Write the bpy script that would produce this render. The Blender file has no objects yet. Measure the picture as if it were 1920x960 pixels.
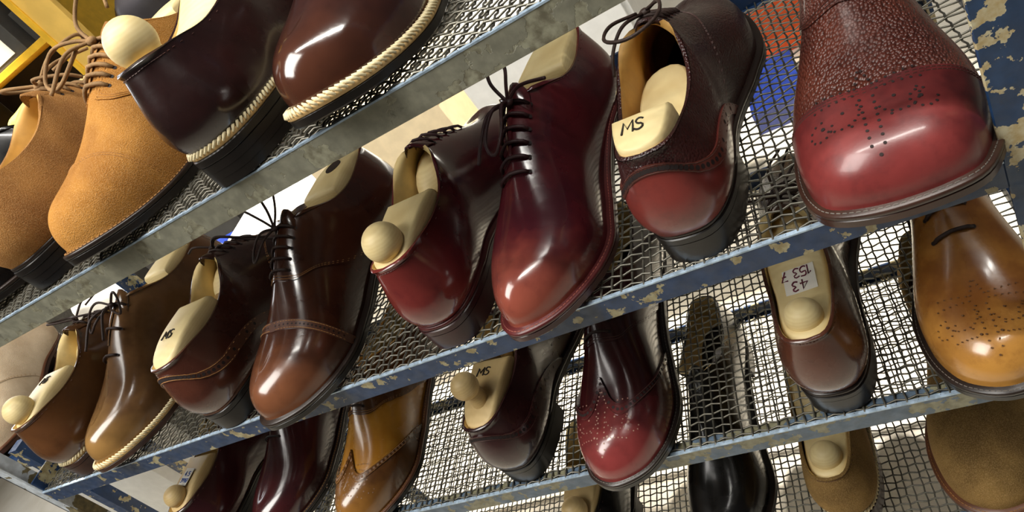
import bpy, math, random
import numpy as np
from mathutils import Vector, Matrix
from mathutils.bvhtree import BVHTree

random.seed(7)
rng = np.random.default_rng(7)
SC = bpy.context.scene
COL = SC.collection
PI = math.pi

# ------------------------------------------------------------------ camera
K = 0.79                                   # metres per drawing unit: everything is laid out in units, then brought to real size
ZC = 1.20 * K                              # lens height above the workshop floor
RW = ((0.8274976501863845, 0.11516569634118082, -0.5495311650145631),
      (-0.3342775290541178, -0.685322160849101, -0.6469869159562591),
      (-0.45111658416144046, 0.7190760726344392, -0.5286051733185593))
cam_d = bpy.data.cameras.new('camera')
cam = bpy.data.objects.new('camera', cam_d); COL.objects.link(cam); SC.camera = cam
cam_d.sensor_fit = 'HORIZONTAL'; cam_d.sensor_width = 36.0
cam_d.lens = 36.0 * 1304.49 / 1920.0
cam_d.clip_start = 0.02; cam_d.clip_end = 60
_m = Matrix(((RW[0][0], -RW[1][0], -RW[2][0], 0.0),
             (RW[0][1], -RW[1][1], -RW[2][1], -0.42 * K),
             (RW[0][2], -RW[1][2], -RW[2][2], ZC),
             (0, 0, 0, 1)))
cam.matrix_world = _m

# ------------------------------------------------------------------ world, lamps, exposure
w = bpy.data.worlds.new('world'); SC.world = w; w.use_nodes = True
wn = w.node_tree.nodes
wn['Background'].inputs['Color'].default_value = (0.93, 0.96, 1.0, 1)
wn['Background'].inputs['Strength'].default_value = 0.035
SC.view_settings.view_transform = 'Standard'; SC.view_settings.look = 'None'
SC.view_settings.exposure = 0.0; SC.view_settings.gamma = 1.0

def area(name, loc, target, sx, sy, power, color=(1, 1, 1)):
    d = bpy.data.lights.new(name, 'AREA'); d.shape = 'RECTANGLE'; d.size = sx; d.size_y = sy
    d.energy = power; d.color = color
    d.size *= K; d.size_y *= K; d.energy *= K * K
    o = bpy.data.objects.new(name, d); COL.objects.link(o); o.location = Vector(loc) * K
    o.rotation_euler = (Vector(target) - Vector(loc)).to_track_quat('-Z', 'Y').to_euler()
    return o
area('ceiling_panel', (-1.15, -0.60, 2.5), (-0.45, 0.05, 0.9), 0.9, 1.3, 54, (1.0, 0.97, 0.91))
area('ceiling_tube', (0.16, -0.05, 2.6), (0.1, -0.05, 0.9), 0.09, 1.7, 36, (1.0, 0.97, 0.90))
area('window', (-3.4, 1.5, 1.7), (-0.6, 0.1, 0.9), 1.3, 1.6, 36, (0.95, 0.97, 1.0))
def spot(name, loc, power, deg, color=(1, .94, .84)):
    d = bpy.data.lights.new(name, 'SPOT'); d.energy = power * K * K; d.spot_size = math.radians(deg); d.spot_blend = .25
    d.shadow_soft_size = .04; d.color = color
    o = bpy.data.objects.new(name, d); COL.objects.link(o); o.location = Vector(loc) * K
for sx in (-2.1, -1.2, -.35):                # added fill spots, no real fixtures, to brighten the floor behind the rack
    spot('floor_fill_spot', (sx, .93, 2.6), 760, 33)

# ------------------------------------------------------------------ material helpers
class NT:
    def __init__(s, name):
        s.m = bpy.data.materials.new(name); s.m.use_nodes = True
        s.t = s.m.node_tree; s.n = s.t.nodes; s.b = s.n['Principled BSDF']
        s.co = None
    def new(s, typ, **kw):
        x = s.n.new(typ)
        for k, v in kw.items(): setattr(x, k, v)
        return x
    def lk(s, a, b): s.t.links.new(a, b)
    def obj(s):
        if s.co is None: s.co = s.new('ShaderNodeTexCoord').outputs['Object']
        return s.co
    def noise(s, scale, detail=3, rough=0.55, vec=None):
        x = s.new('ShaderNodeTexNoise'); x.inputs['Scale'].default_value = scale
        x.inputs['Detail'].default_value = detail; x.inputs['Roughness'].default_value = rough
        s.lk(vec if vec is not None else s.obj(), x.inputs['Vector']); return x.outputs['Fac']
    def ramp(s, fac, stops):
        x = s.new('ShaderNodeValToRGB'); e = x.color_ramp.elements
        while len(e) < len(stops): e.new(0.5)
        for q, (p, c) in zip(e, stops): q.position = p; q.color = (*c, 1) if len(c) == 3 else c
        s.lk(fac, x.inputs['Fac']); return x.outputs['Color']
    def mix(s, fac, a, b, typ='MIX'):
        x = s.new('ShaderNodeMix', data_type='RGBA', blend_type=typ)
        for sock, v in ((x.inputs[0], fac), (x.inputs[6], a), (x.inputs[7], b)):
            if isinstance(v, (int, float)): sock.default_value = v
            elif isinstance(v, tuple): sock.default_value = (*v, 1) if len(v) == 3 else v
            else: s.lk(v, sock)
        return x.outputs[2]
    def rng(s, v, a, b, c=0.0, d=1.0):
        x = s.new('ShaderNodeMapRange', interpolation_type='SMOOTHSTEP')
        x.inputs['From Min'].default_value = a; x.inputs['From Max'].default_value = b
        x.inputs['To Min'].default_value = c; x.inputs['To Max'].default_value = d
        s.lk(v, x.inputs['Value']); return x.outputs['Result']
    def math(s, op, a, b=0.0):
        x = s.new('ShaderNodeMath', operation=op)
        for sock, v in ((x.inputs[0], a), (x.inputs[1], b)):
            if isinstance(v, (int, float)): sock.default_value = v
            else: s.lk(v, sock)
        return x.outputs[0]
    def xyz(s):
        x = s.new('ShaderNodeSeparateXYZ'); s.lk(s.obj(), x.inputs[0]); return x.outputs
    def bump(s, h, strength, dist=0.001, chain=None):
        x = s.new('ShaderNodeBump'); x.inputs['Strength'].default_value = strength
        x.inputs['Distance'].default_value = dist; s.lk(h, x.inputs['Height'])
        if chain is not None: s.lk(chain, x.inputs['Normal'])
        return x.outputs['Normal']
    def set(s, **kw):
        for k, v in kw.items():
            sock = s.b.inputs[k.replace('_', ' ')]
            if isinstance(v, (int, float)): sock.default_value = v
            elif isinstance(v, tuple): sock.default_value = (*v, 1) if len(v) == 3 else v
            else: s.lk(v, sock)

def hexc(h):
    h = h.lstrip('#'); c = [int(h[i:i+2], 16) / 255 for i in (0, 2, 4)]
    return tuple(x / 12.92 if x < 0.04045 else ((x + 0.055) / 1.055) ** 2.4 for x in c)

def leather(name, dark, mid, toe=None, heel=None, rough=0.22, grain=0.0, coat=0.5, patina=14):
    """polished calf: mottled dye, toe and heel burnished in another tone, fine pores"""
    t = NT(name); o = t.xyz()
    n = t.noise(patina, 4, 0.6); n2 = t.noise(patina * 3.7, 5, 0.65)
    c = t.mix(t.rng(n, 0.36, 0.66), hexc(dark), hexc(mid))
    def shift(f): return t.math('ADD', o[1], t.math('MULTIPLY', t.math('SUBTRACT', f, 0.5), 0.09))
    if toe: c = t.mix(t.rng(shift(n), 0.225, 0.300), c, hexc(toe))
    if heel: c = t.mix(t.rng(shift(n), 0.080, 0.0), c, hexc(heel))
    c = t.mix(t.rng(n2, 0.46, 0.72, 0, 0.55), c, t.mix(0.55, c, hexc(dark)))
    c = t.mix(t.rng(t.noise(patina * 1.9, 3), 0.55, 0.75, 0, 0.30), c, t.mix(1.0, c, (1.5, 1.45, 1.4), 'MULTIPLY'))
    fine = t.noise(900, 2)
    nrm = t.bump(fine, 0.05, 0.0004)
    nrm = t.bump(t.noise(60, 3), 0.10, 0.002, nrm)
    if grain:
        v = t.new('ShaderNodeTexVoronoi', feature='F1'); v.inputs['Scale'].default_value = 560
        v.inputs['Randomness'].default_value = 0.9
        wv = t.new('ShaderNodeVectorMath', operation='MULTIPLY_ADD')
        t.lk(t.obj(), wv.inputs[0]); wv.inputs[1].default_value = (1.0, 0.8, 1.0)
        t.lk(wv.outputs[0], v.inputs['Vector'])
        h = t.math('POWER', v.outputs['Distance'], 1.5)
        inv = t.math('SUBTRACT', 1.0, h)
        nrm = t.bump(inv, grain, 0.0016, nrm)
        c = t.mix(t.rng(v.outputs['Distance'], 0.45, 0.9), c, t.mix(0.4, c, (0.01, 0.004, 0.003)))
    t.set(Base_Color=c, Roughness=t.rng(t.noise(35, 3), 0.2, 0.8, rough * 0.75, rough * 1.35),
          Coat_Weight=coat, Coat_Roughness=0.12, Normal=nrm)
    t.b.inputs['Specular IOR Level'].default_value = 0.5
    return t.m

def suede(name, dark, mid):
    t = NT(name)
    n = t.noise(22, 4, 0.6); f = t.noise(1100, 3, 0.6)
    c = t.mix(t.rng(n, 0.3, 0.7), hexc(dark), hexc(mid))
    c = t.mix(t.rng(f, 0.35, 0.8), c, t.mix(0.22, c, (0.95, 0.62, 0.3)), 'MIX')
    t.set(Base_Color=c, Roughness=0.95, Normal=t.bump(f, 0.8, 0.0012), Sheen_Weight=0.55, Sheen_Roughness=0.5,
          Sheen_Tint=hexc(mid))
    t.b.inputs['Specular IOR Level'].default_value = 0.15
    return t.m

def plain(name, col, rough=0.5, metal=0.0, var=0.25, scale=40, bump=0.1, bs=400, coat=0.0):
    t = NT(name); c0 = hexc(col); n = t.noise(scale, 4)
    c = t.mix(t.rng(n, 0.3, 0.75), tuple(x * (1 - var) for x in c0), tuple(min(1, x * (1 + var)) for x in c0))
    t.set(Base_Color=c, Roughness=rough, Metallic=metal, Coat_Weight=coat, Normal=t.bump(t.noise(bs, 3), bump, 0.0006))
    return t.m

def wood(name, a, b, rough=0.5):
    t = NT(name); o = t.obj()
    mp = t.new('ShaderNodeMapping'); mp.inputs['Scale'].default_value = (60, 9, 60); mp.inputs['Rotation'].default_value = (0.25, 0.1, 0.3)
    t.lk(o, mp.inputs['Vector'])
    wv = t.new('ShaderNodeTexWave', wave_type='RINGS', rings_direction='Y'); wv.inputs['Scale'].default_value = 2.2
    wv.inputs['Distortion'].default_value = 2.5; wv.inputs['Detail'].default_value = 2; t.lk(mp.outputs[0], wv.inputs['Vector'])
    c = t.mix(t.math('MULTIPLY', wv.outputs['Fac'], 0.16), hexc(a), hexc(b))
    c = t.mix(t.rng(t.noise(30, 3), 0.35, 0.75, 0, 0.4), c, hexc(b))
    t.set(Base_Color=c, Roughness=rough, Normal=t.bump(t.noise(260, 3, vec=mp.outputs[0]), 0.06, 0.0004))
    return t.m

def paint_metal(name, paint, bare, chip=0.56, scale=26, under=None, rough=0.45, dirt=0.3):
    t = NT(name)
    n = t.noise(scale, 6, 0.55); big = t.noise(scale * 0.28, 2)
    k = t.math('ADD', n, t.math('MULTIPLY', t.math('SUBTRACT', big, 0.5), 0.55))
    f = t.rng(k, chip, chip + 0.012)
    p = t.mix(t.rng(t.noise(70, 4), 0.3, 0.8), tuple(x * .75 for x in hexc(paint)), tuple(min(1, x * 1.25) for x in hexc(paint)))
    b = t.mix(t.rng(t.noise(120, 4), 0.3, 0.7), hexc(bare), hexc(under or bare))
    c = t.mix(f, p, b)
    d = t.rng(t.noise(48, 5, 0.7), 0.58, 0.75, 0, dirt)
    c = t.mix(d, c, hexc('#2a2618'))
    t.set(Base_Color=c, Roughness=t.rng(t.noise(90, 3), 0.2, 0.8, rough * .7, rough * 1.4), Metallic=0.0,
          Normal=t.bump(t.math('SUBTRACT', 1.0, f), 0.5, 0.0006, t.bump(t.noise(200, 3), 0.15, 0.0006)))
    t.b.inputs['Specular IOR Level'].default_value = 0.6
    return t.m

M = {}
M['wood'] = wood('beech', '#ead6a0', '#c9a866')
M['wood2'] = wood('beech_aged', '#d8bd86', '#a98550')
M['lining'] = plain('lining_leather', '#e2c88a', 0.6, var=.18, scale=25)
M['lining2'] = plain('lining_tan', '#c99a52', 0.55, var=.2, scale=25)
M['sole_black'] = plain('sole_edge_black', '#17120f', 0.34, var=.3, bump=.1)
M['sole_brown'] = plain('sole_edge_brown', '#3a2117', 0.32, var=.3, bump=.1)
M['sole_red'] = plain('sole_edge_burgundy', '#331113', 0.3, var=.3, bump=.1)
M['welt_cream'] = plain('welt_cream', '#c4a169', 0.55)
M['welt_black'] = plain('welt_black', '#241a15', 0.35)
M['welt_brown'] = plain('welt_brown', '#5a3520', 0.4)
M['welt_red'] = plain('welt_burgundy', '#4a1a1a', 0.35)
M['cream_thread'] = plain('cream_thread', '#dccda4', 0.7, var=.25, scale=300)
M['tan_thread'] = plain('tan_thread', '#a8773f', 0.7)
M['dark_thread'] = plain('dark_thread', '#4a2a22', 0.6)
M['red_thread'] = plain('red_thread', '#9a5a4e', 0.45)
M['grey_thread'] = plain('grey_thread', '#7a726a', 0.5)
M['hole'] = plain('punched_hole', '#1c0d0b', 0.8)
M['hole_tan'] = plain('punched_hole_tan', '#5a3a1c', .8)
M['hole_pink'] = plain('punched_hole_pale', '#9a7565', .7)
M['hole_light'] = plain('punched_hole_dusty', '#8a6a52', 0.8)
M['brass'] = plain('brass', '#c9a94a', 0.3, 1.0)
M['steel'] = plain('steel', '#a8a8a0', 0.35, 1.0)
M['ink'] = plain('ink', '#2b2117', 0.7)
M['ink_red'] = plain('ink_red', '#6e2038', 0.7)
M['ink_blue'] = plain('ink_blue', '#4a68b0', 0.7)
M['paper'] = plain('paper', '#f3eee2', 0.7, var=.04)
M['wire'] = plain('mesh_wire', '#77746a', 0.42, 0.75, var=.35, scale=60, bump=.2)
M['blue'] = paint_metal('blue_chipped_paint', '#12335a', '#b0a988', 0.575, 62, '#8a7a50', dirt=.6)
M['blue_post'] = paint_metal('blue_flaked_paint', '#173a60', '#cfc7a6', 0.562, 62, '#b39a66', dirt=.5)
M['grey_rail'] = paint_metal('bare_grey_rail', '#7d7c6c', '#94937e', 0.55, 40, '#5f5a48', rough=.5, dirt=.7)
M['greyblue'] = paint_metal('grey_blue_rail', '#56687a', '#8d8a70', 0.53, 55, '#6f6a50', dirt=.4)
M['edge'] = plain('worn_edge', '#a9bdd0', 0.3, 0.35, var=.35, scale=120)
M['dusty'] = plain('dusty_flange', '#5f5b50', 0.8, var=.4, scale=90)

# ------------------------------------------------------------------ mesh helpers
def link(name, me, mat, parent=None):
    o = bpy.data.objects.new(name, me); COL.objects.link(o)
    if mat is not None: me.materials.append(mat)
    if parent is not None: o.parent = parent
    return o
def mesh(name, V, F, mat, parent=None, smooth=True):
    me = bpy.data.meshes.new(name)
    me.from_pydata([tuple(map(float, v)) for v in V], [], [tuple(int(i) for i in f) for f in F])
    if smooth: me.polygons.foreach_set('use_smooth', [True] * len(me.polygons))
    me.update()
    return link(name, me, mat, parent)
class MB:
    def __init__(s): s.V = []; s.F = []
    def add(s, V, F):
        b = len(s.V); s.V += [tuple(v) for v in V]; s.F += [tuple(i + b for i in f) for f in F]
    def box(s, a, b, rot=None, c=None):
        x0, y0, z0 = a; x1, y1, z1 = b
        v = [(x0, y0, z0), (x1, y0, z0), (x1, y1, z0), (x0, y1, z0), (x0, y0, z1), (x1, y0, z1), (x1, y1, z1), (x0, y1, z1)]
        s.add(v, [(0, 3, 2, 1), (4, 5, 6, 7), (0, 1, 5, 4), (1, 2, 6, 5), (2, 3, 7, 6), (3, 0, 4, 7)])
    def tube(s, P, r, n=6, cap=True):
        P = np.array(P, float); T = np.gradient(P, axis=0); T /= np.linalg.norm(T, axis=1)[:, None] + 1e-12
        u = np.cross(T[0], (0, 0, 1.0)); 
        if np.linalg.norm(u) < 1e-3: u = np.cross(T[0], (1.0, 0, 0))
        u /= np.linalg.norm(u); V = []
        rr = np.broadcast_to(r, (len(P),))
        for i in range(len(P)):
            u = u - T[i] * (u @ T[i]); u /= np.linalg.norm(u) + 1e-12; v = np.cross(T[i], u)
            for j in range(n):
                a = 2 * PI * j / n; V.append(P[i] + rr[i] * (math.cos(a) * u + math.sin(a) * v))
        F = [(i * n + j, i * n + (j + 1) % n, (i + 1) * n + (j + 1) % n, (i + 1) * n + j) for i in range(len(P) - 1) for j in range(n)]
        if cap: F += [tuple(range(n))[::-1], tuple((len(P) - 1) * n + j for j in range(n))]
        s.add(V, F)
    def sphere(s, c, r, n=20, m=12, sc=(1, 1, 1)):
        V = [(c[0], c[1], c[2] + r * sc[2])]
        for i in range(1, m):
            th = PI * i / m
            for j in range(n):
                a = 2 * PI * j / n
                V.append((c[0] + r * sc[0] * math.sin(th) * math.cos(a), c[1] + r * sc[1] * math.sin(th) * math.sin(a), c[2] + r * sc[2] * math.cos(th)))
        V.append((c[0], c[1], c[2] - r * sc[2])); L = len(V) - 1
        F = [(0, 1 + j, 1 + (j + 1) % n) for j in range(n)]
        F += [(1 + i * n + j, 1 + (i + 1) * n + j, 1 + (i + 1) * n + (j + 1) % n, 1 + i * n + (j + 1) % n) for i in range(m - 2) for j in range(n)]
        F += [(L, 1 + (m - 2) * n + (j + 1) % n, 1 + (m - 2) * n + j) for j in range(n)]
        s.add(V, F)
    def prism(s, ring, z0, z1):                      # ring: list of (x,y); z may be arrays
        n = len(ring); z0 = np.broadcast_to(z0, (n,)); z1 = np.broadcast_to(z1, (n,))
        V = [(p[0], p[1], z0[i]) for i, p in enumerate(ring)] + [(p[0], p[1], z1[i]) for i, p in enumerate(ring)]
        F = [(i, (i + 1) % n, n + (i + 1) % n, n + i) for i in range(n)] + [tuple(range(n))[::-1], tuple(range(n, 2 * n))]
        s.add(V, F)
    def build(s, name, mat, parent=None, smooth=True, auto=None):
        o = mesh(name, s.V, s.F, mat, parent, smooth)
        if auto is not None: o.data.set_sharp_from_angle(angle=math.radians(auto))
        return o
def tag(o, label, cat, group=None, kind=None):
    o['label'] = label; o['category'] = cat
    if group: o['group'] = group
    if kind: o['kind'] = kind
    return o
def thing(name, label, cat, loc=(0, 0, 0), rz=0.0, group=None):
    o = bpy.data.objects.new(name, None); COL.objects.link(o); o.location = loc; o.rotation_euler = (0, 0, rz)
    o.empty_display_size = 0.05
    return tag(o, label, cat, group)
def bevel(o, wd, seg=2):
    m = o.modifiers.new('bevel', 'BEVEL'); m.width = wd; m.segments = seg; m.limit_method = 'ANGLE'; m.angle_limit = 0.6
    return o
def spline(P, n, closed=False):
    P = np.array(P, float); k = len(P)
    if closed: Q = np.concatenate([P[-1:], P, P[:2]])
    else: Q = np.concatenate([2 * P[:1] - P[1:2], P, 2 * P[-1:] - P[-2:-1]])
    segs = k if closed else k - 1; out = []
    for i in range(segs):
        a, b, c, d = Q[i:i + 4]; t = np.linspace(0, 1, 24, endpoint=False)[:, None]
        out.append(0.5 * (2 * b + (c - a) * t + (2 * a - 5 * b + 4 * c - d) * t * t + (-a + 3 * b - 3 * c + d) * t ** 3))
    out = np.concatenate(out + ([] if closed else [P[-1:]]))
    return resample(out, n, closed)
def resample(P, n, closed=False):
    P = np.array(P, float)
    if closed: P = np.concatenate([P, P[:1]])
    s = np.concatenate([[0], np.cumsum(np.linalg.norm(np.diff(P, axis=0), axis=1))])
    t = np.linspace(0, s[-1], n + 1)[:-1] if closed else np.linspace(0, s[-1], n)
    return np.stack([np.interp(t, s, P[:, i]) for i in range(P.shape[1])], 1)
def sstep(a, b, x):
    t = np.clip((np.asarray(x, float) - a) / (b - a), 0, 1); return t * t * (3 - 2 * t)
def interp_s(x, xs, ys):                             # smooth interpolation through a table
    xs = np.array(xs, float); ys = np.array(ys, float); m = np.gradient(ys, xs)
    x = np.clip(np.asarray(x, float), xs[0], xs[-1]); i = np.clip(np.searchsorted(xs, x) - 1, 0, len(xs) - 2)
    h = xs[i + 1] - xs[i]; t = (x - xs[i]) / h
    return (ys[i] * (1 + 2 * t) * (1 - t) ** 2 + m[i] * h * t * (1 - t) ** 2 + ys[i + 1] * t * t * (3 - 2 * t) + m[i + 1] * h * t * t * (t - 1))

# stroke letters for handwriting: unit box, y up
GLYPH = {'M': [[(0, 0), (.12, 1), (.42, .35), (.78, 1), (.8, 0)]], 'S': [[(.68, .85), (.42, 1), (.15, .82), (.3, .55), (.6, .42), (.62, .12), (.3, 0), (.05, .15)]],
         '4': [[(.5, 0), (.5, 1), (.05, .35), (.75, .35)]], '3': [[(.1, .9), (.4, 1), (.6, .78), (.3, .55), (.62, .3), (.4, 0), (.08, .1)]],
         '1': [[(.15, .75), (.4, 1), (.4, 0)]], '9': [[(.6, .7), (.35, .5), (.12, .75), (.35, 1), (.6, .75), (.5, 0)]],
         '7': [[(.08, 1), (.65, 1), (.25, 0)], [(.2, .5), (.58, .5)]], '5': [[(.6, 1), (.15, 1), (.12, .55), (.5, .6), (.6, .25), (.3, 0), (.05, .12)]],
         '.': [[(.2, 0), (.24, .06)]], 'b': [[(.1, 1), (.1, 0)], [(.1, .45), (.4, .6), (.6, .3), (.4, 0), (.1, .1)]], 'l': [[(.25, 1), (.25, .1), (.4, 0)]], ' ': [], 'w': [[(0, .6), (.2, 0), (.4, .5), (.6, 0), (.8, .6)]]}
def write(mb, text, origin, ux, uy, h, r, adv=0.85):
    o = np.array(origin, float); ux = np.array(ux, float); uy = np.array(uy, float)
    for ch in text:
        for st in GLYPH[ch]:
            P = np.array([o + ux * p[0] * h + uy * p[1] * h for p in st])
            if len(P) > 4 and ch in 'S39b5': P = spline(P, 14)
            mb.tube(P, r, 5)
        o = o + ux * h * (0.5 if ch in '.1l ' else adv)

# ------------------------------------------------------------------ the shoe
L0 = 0.300
TOES = {'round': [(.0485, .213), (.0470, .238), (.0390, .266), (.0235, .289), (-.003, .300), (-.027, .289), (-.0400, .266), (-.0455, .238), (-.0450, .212)],
        'almond': [(.0480, .210), (.0450, .236), (.0345, .264), (.0185, .289), (-.004, .300), (-.0235, .288), (-.0355, .264), (-.0430, .236), (-.0440, .210)],
        'square': [(.0500, .215), (.0490, .243), (.0430, .270), (.0300, .291), (-.003, .300), (-.031, .292), (-.0430, .271), (-.0475, .243), (-.0465, .214)]}
NS, MK = 70, 24
def zb_(y): return 0.0165 * (1 - sstep(0.075, 0.175, y)) + 0.011 * np.clip((np.asarray(y) - 0.215) / 0.085, 0, 1) ** 2
def z0_(y): return zb_(y) + 0.0100

class Shoe:
    def __init__(s, name, label, loc, rz, side=1, scale=1.0, width=1.0, height=1.0, toe='round', group=None, style='oxford',
                 upper='brown', over=None, sole='sole_brown', welt='welt_brown', wstitch=None, braid=None, thread='dark_thread',
                 lining='lining', lace=None, cap=None, capmat=None, countermat=None, counter=False, wing=None, wingmat=None, quartermat=None,
                 medallion=False, medhole=1.0, medmat=None, band=None, bandmat=None, slit=True, tonguemat=None, hole='hole', heelmat=None, rough=None, lace_rows=5, bow=None, category='shoe'):
        s.side = side
        s.root = thing(name, label, category, loc, rz, group); s.root.scale = (scale,) * 3
        T = [(0, 0), (.0170, .004), (.0275, .0205), (.0325, .050), (.0320, .100), (.0345, .145), (.0420, .182)] + TOES[toe] + \
            [(-.0385, .183), (-.0290, .145), (-.0265, .105), (-.0300, .050), (-.0265, .0205), (-.0170, .004)]
        T = np.array([(x * width, y) for x, y in T])
        raw = spline(T, 600, True)
        it = int(np.argmax(raw[:, 1]))
        right = resample(raw[:it + 1], NS + 1); left = resample(np.concatenate([raw[it:], raw[:1]]), NS + 1)[::-1]
        s.OL = np.concatenate([right, left[-2:0:-1]])               # outline loop, 2*NS points, counter-clockwise seen from above
        N = s.N = len(s.OL)
        tn = np.roll(s.OL, -1, 0) - np.roll(s.OL, 1, 0); tn /= np.linalg.norm(tn, axis=1)[:, None]
        s.ON = np.stack([tn[:, 1], -tn[:, 0]], 1)
        y = s.OL[:, 1]
        inset = 0.0022 + 0.0030 * sstep(0.06, 0.15, y)
        Fp = s.OL - s.ON * inset[:, None]
        F = np.column_stack([Fp, z0_(Fp[:, 1])])
        H = height
        # topline ring (front of the opening = throat)
        tz = lambda yy: 0.0355 + (interp_s(yy, [.0, .03, .065, .095, .12, .138], [.0545, .0505, .0465, .0515, .0630, .0715]) - 0.0) * H
        TR = [(0, .005), (.0135, .009), (.0205, .025), (.0240, .058), (.0262, .085), (.0240, .112), (.0165, .130), (0, .138)]
        tr = spline(np.array(TR), 300); tr[:, 0] *= width
        s.ythr, s.ytc = 0.138, 0.262
        xr = -0.0025
        im = int(np.argmin(np.abs(right[:, 1] - 0.118)))             # side index where the rear zone ends
        s.im = im
        G = np.zeros((N, MK, 3)); A = np.zeros((N, MK))
        ridge = lambda yy: (interp_s(yy, [.133, .15, .17, .19, .205, .22, .235, .255, .27], [.0745, .0700, .0635, .0560, .0505, .0455, .0420, .0390, .0370]) * (0.35 + 0.65 * H)) + 0.0335 * (1 - sstep(.14, .26, yy)) + 0.0125 * sstep(.14, .26, yy)
        s.ridge = ridge
        kk = np.linspace(0, 1, MK)
        ring_n = resample(tr, im + 1)
        for i in range(N):
            sd = i if i <= NS else N - i; sg = 1 if i <= NS else -1
            if sd <= im:
                t = ring_n[sd]; E = np.array([sg * t[0] + xr * sstep(0.03, .15, t[1]), t[1], tz(t[1])])
                op = 1 - sstep(0.60, 1.0, sd / im)
            else:
                q = (sd - im) / (NS - im); ys = s.ythr + (s.ytc - s.ythr) * (1 - (1 - q) ** 1.55)
                E = np.array([xr, ys, ridge(ys)]); op = 0.0
                if sd == im: E[2] = tz(.138)
            # join heights at the throat
            f = F[i]; n2 = s.ON[i]
            bl = 0.0052 * (1 - sstep(0.02, 0.06, f[1])) + 0.0030
            rear_v = kk; rear_h = 1 - kk ** 1.7
            bul_r = bl * np.sin(PI * kk ** 0.75) * (1 - 0.4 * kk)
            n = 2.0 + 0.35 * sstep(0.18, 0.27, f[1])
            th = kk * PI / 2
            fr_h = np.cos(th) ** (2 / n); fr_v = np.sin(th) ** (2 / n)
            bul_f = 0.0030 * np.sin(2 * th) * sstep(.30, .24, f[1])
            hw = op * rear_h + (1 - op) * fr_h; vw = op * rear_v + (1 - op) * fr_v; bu = op * bul_r + (1 - op) * bul_f
            G[i, :, :2] = E[:2] + (f[:2] - E[:2]) * hw[:, None] + n2 * bu[:, None]
            G[i, :, 2] = f[2] + (E[2] - f[2]) * vw
        for _ in range(5):
            G[:, 1:MK - 1] = .25 * np.roll(G, 1, 0)[:, 1:MK - 1] + .5 * G[:, 1:MK - 1] + .25 * np.roll(G, -1, 0)[:, 1:MK - 1]
        # weld ridge
        s.vid = np.arange(N * MK).reshape(N, MK)
        for i in range(im + 1, NS):
            s.vid[N - i, MK - 1] = s.vid[i, MK - 1]
        s.G = G
        V = G.reshape(-1, 3)
        quads = []
        for i in range(N):
            j = (i + 1) % N
            for k in range(MK - 1):
                q = (s.vid[i, k], s.vid[j, k], s.vid[j, k + 1], s.vid[i, k + 1])
                quads.append(q)
        quads = [tuple(dict.fromkeys(q)) for q in quads]; quads = [q for q in quads if len(q) > 2]
        s.V, s.Q = V, quads
        # normals
        Nn = np.zeros_like(V)
        for q in quads:
            a, b, c = V[q[0]], V[q[1]], V[q[2]]; nrm = np.cross(b - a, c - a)
            for v in q: Nn[v] += nrm
        ln = np.linalg.norm(Nn, axis=1); Nn[ln > 0] /= ln[ln > 0][:, None]
        s.Nn = Nn
        if side < 0: s.mirror()
        s.bvh = BVHTree.FromPolygons([tuple(map(float, v)) for v in s.V], s.Q)
        x, yv, z = s.V[:, 0] - side * xr, s.V[:, 1], s.V[:, 2]
        s.z0v = z0_(yv); s.hz = z - s.z0v
        s.al = np.degrees(np.arctan2(np.abs(x), z - (s.z0v + 0.012)))
        s.wing_only = None
        mu = M[upper]
        s.up = mesh('upper', s.V, s.Q, mu, s.root)
        # lining, an inner skin with a rolled top edge
        inn = s.V - s.Nn * 0.0024
        ring = [int(s.vid[i, MK - 1]) for i in range(N) if (i if i <= NS else N - i) <= im]
        order = [i for i in range(-im, im + 1)]; order = [(N + i) % N for i in order]
        ring = [int(s.vid[i, MK - 1]) for i in order]
        mb = MB(); mb.add(inn, [q[::-1] for q in s.Q])
        mb.build('lining', M[lining], s.root)
        mb = MB(); R0 = s.V[ring]; R1 = inn[ring]; top = (R0 + R1) / 2 + np.array([0, 0, .0009]); n = len(ring)
        mb.add(np.concatenate([R0 + s.Nn[ring] * .0004, top, R1]), [f for i in range(n - 1) for f in ((i, i + 1, n + i + 1, n + i), (n + i, n + i + 1, 2 * n + i + 1, 2 * n + i))])
        mb.build('top_binding', mu, s.root)
        s.build_sole(sole, welt, wstitch, braid, heelmat or sole)
        s.thread = thread; s.stitch = MB(); s.perf = MB()
        # overlays
        al, hz = s.al, s.hz
        s.yv = 0.190
        if style in ('oxford', 'derby'):
            if style == 'oxford':
                yq = interp_s(al, [0, 12, 22, 32, 42, 60, 90, 130], [.197, .1965, .192, .176, .165, .150, .128, .112])
                fq = yq - .007 - yv
            else:
                yq = interp_s(al, [0, 12, 24, 34, 44, 62, 90, 130], [.192, .192, .189, .178, .162, .147, .132, .122])
                fq = np.minimum(yq - yv, (np.abs(x) - 0.0055 - 0.06 * np.clip(.2 - yv, 0, .05)) + np.where(yv < .139, 1, 0))
            s.overlay('quarter', fq, M[quartermat or upper], .0010)
            s.seam(fq, .0018, .0010); s.seam(fq, .0040, .0010)
        if cap:
            fc = yv - (cap - 0.010 * (al / 90) ** 2)
            fc = np.where(yv < .2, -1, fc)
            s.overlay('toe_cap', fc, M[capmat or upper], .0008)
            s.seam(fc, .0015, .0008); s.seam(fc, .0036, .0008)
            if band:
                s.overlay('brogue_band', np.minimum(fc, band - fc), M[bandmat or upper], .0016)
                s.seam(fc, .0012, .0016); s.seam(fc, band - .0012, .0016)
                s.holes(fc, band / 2, .0045, .0010, .0016, hole)
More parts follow.
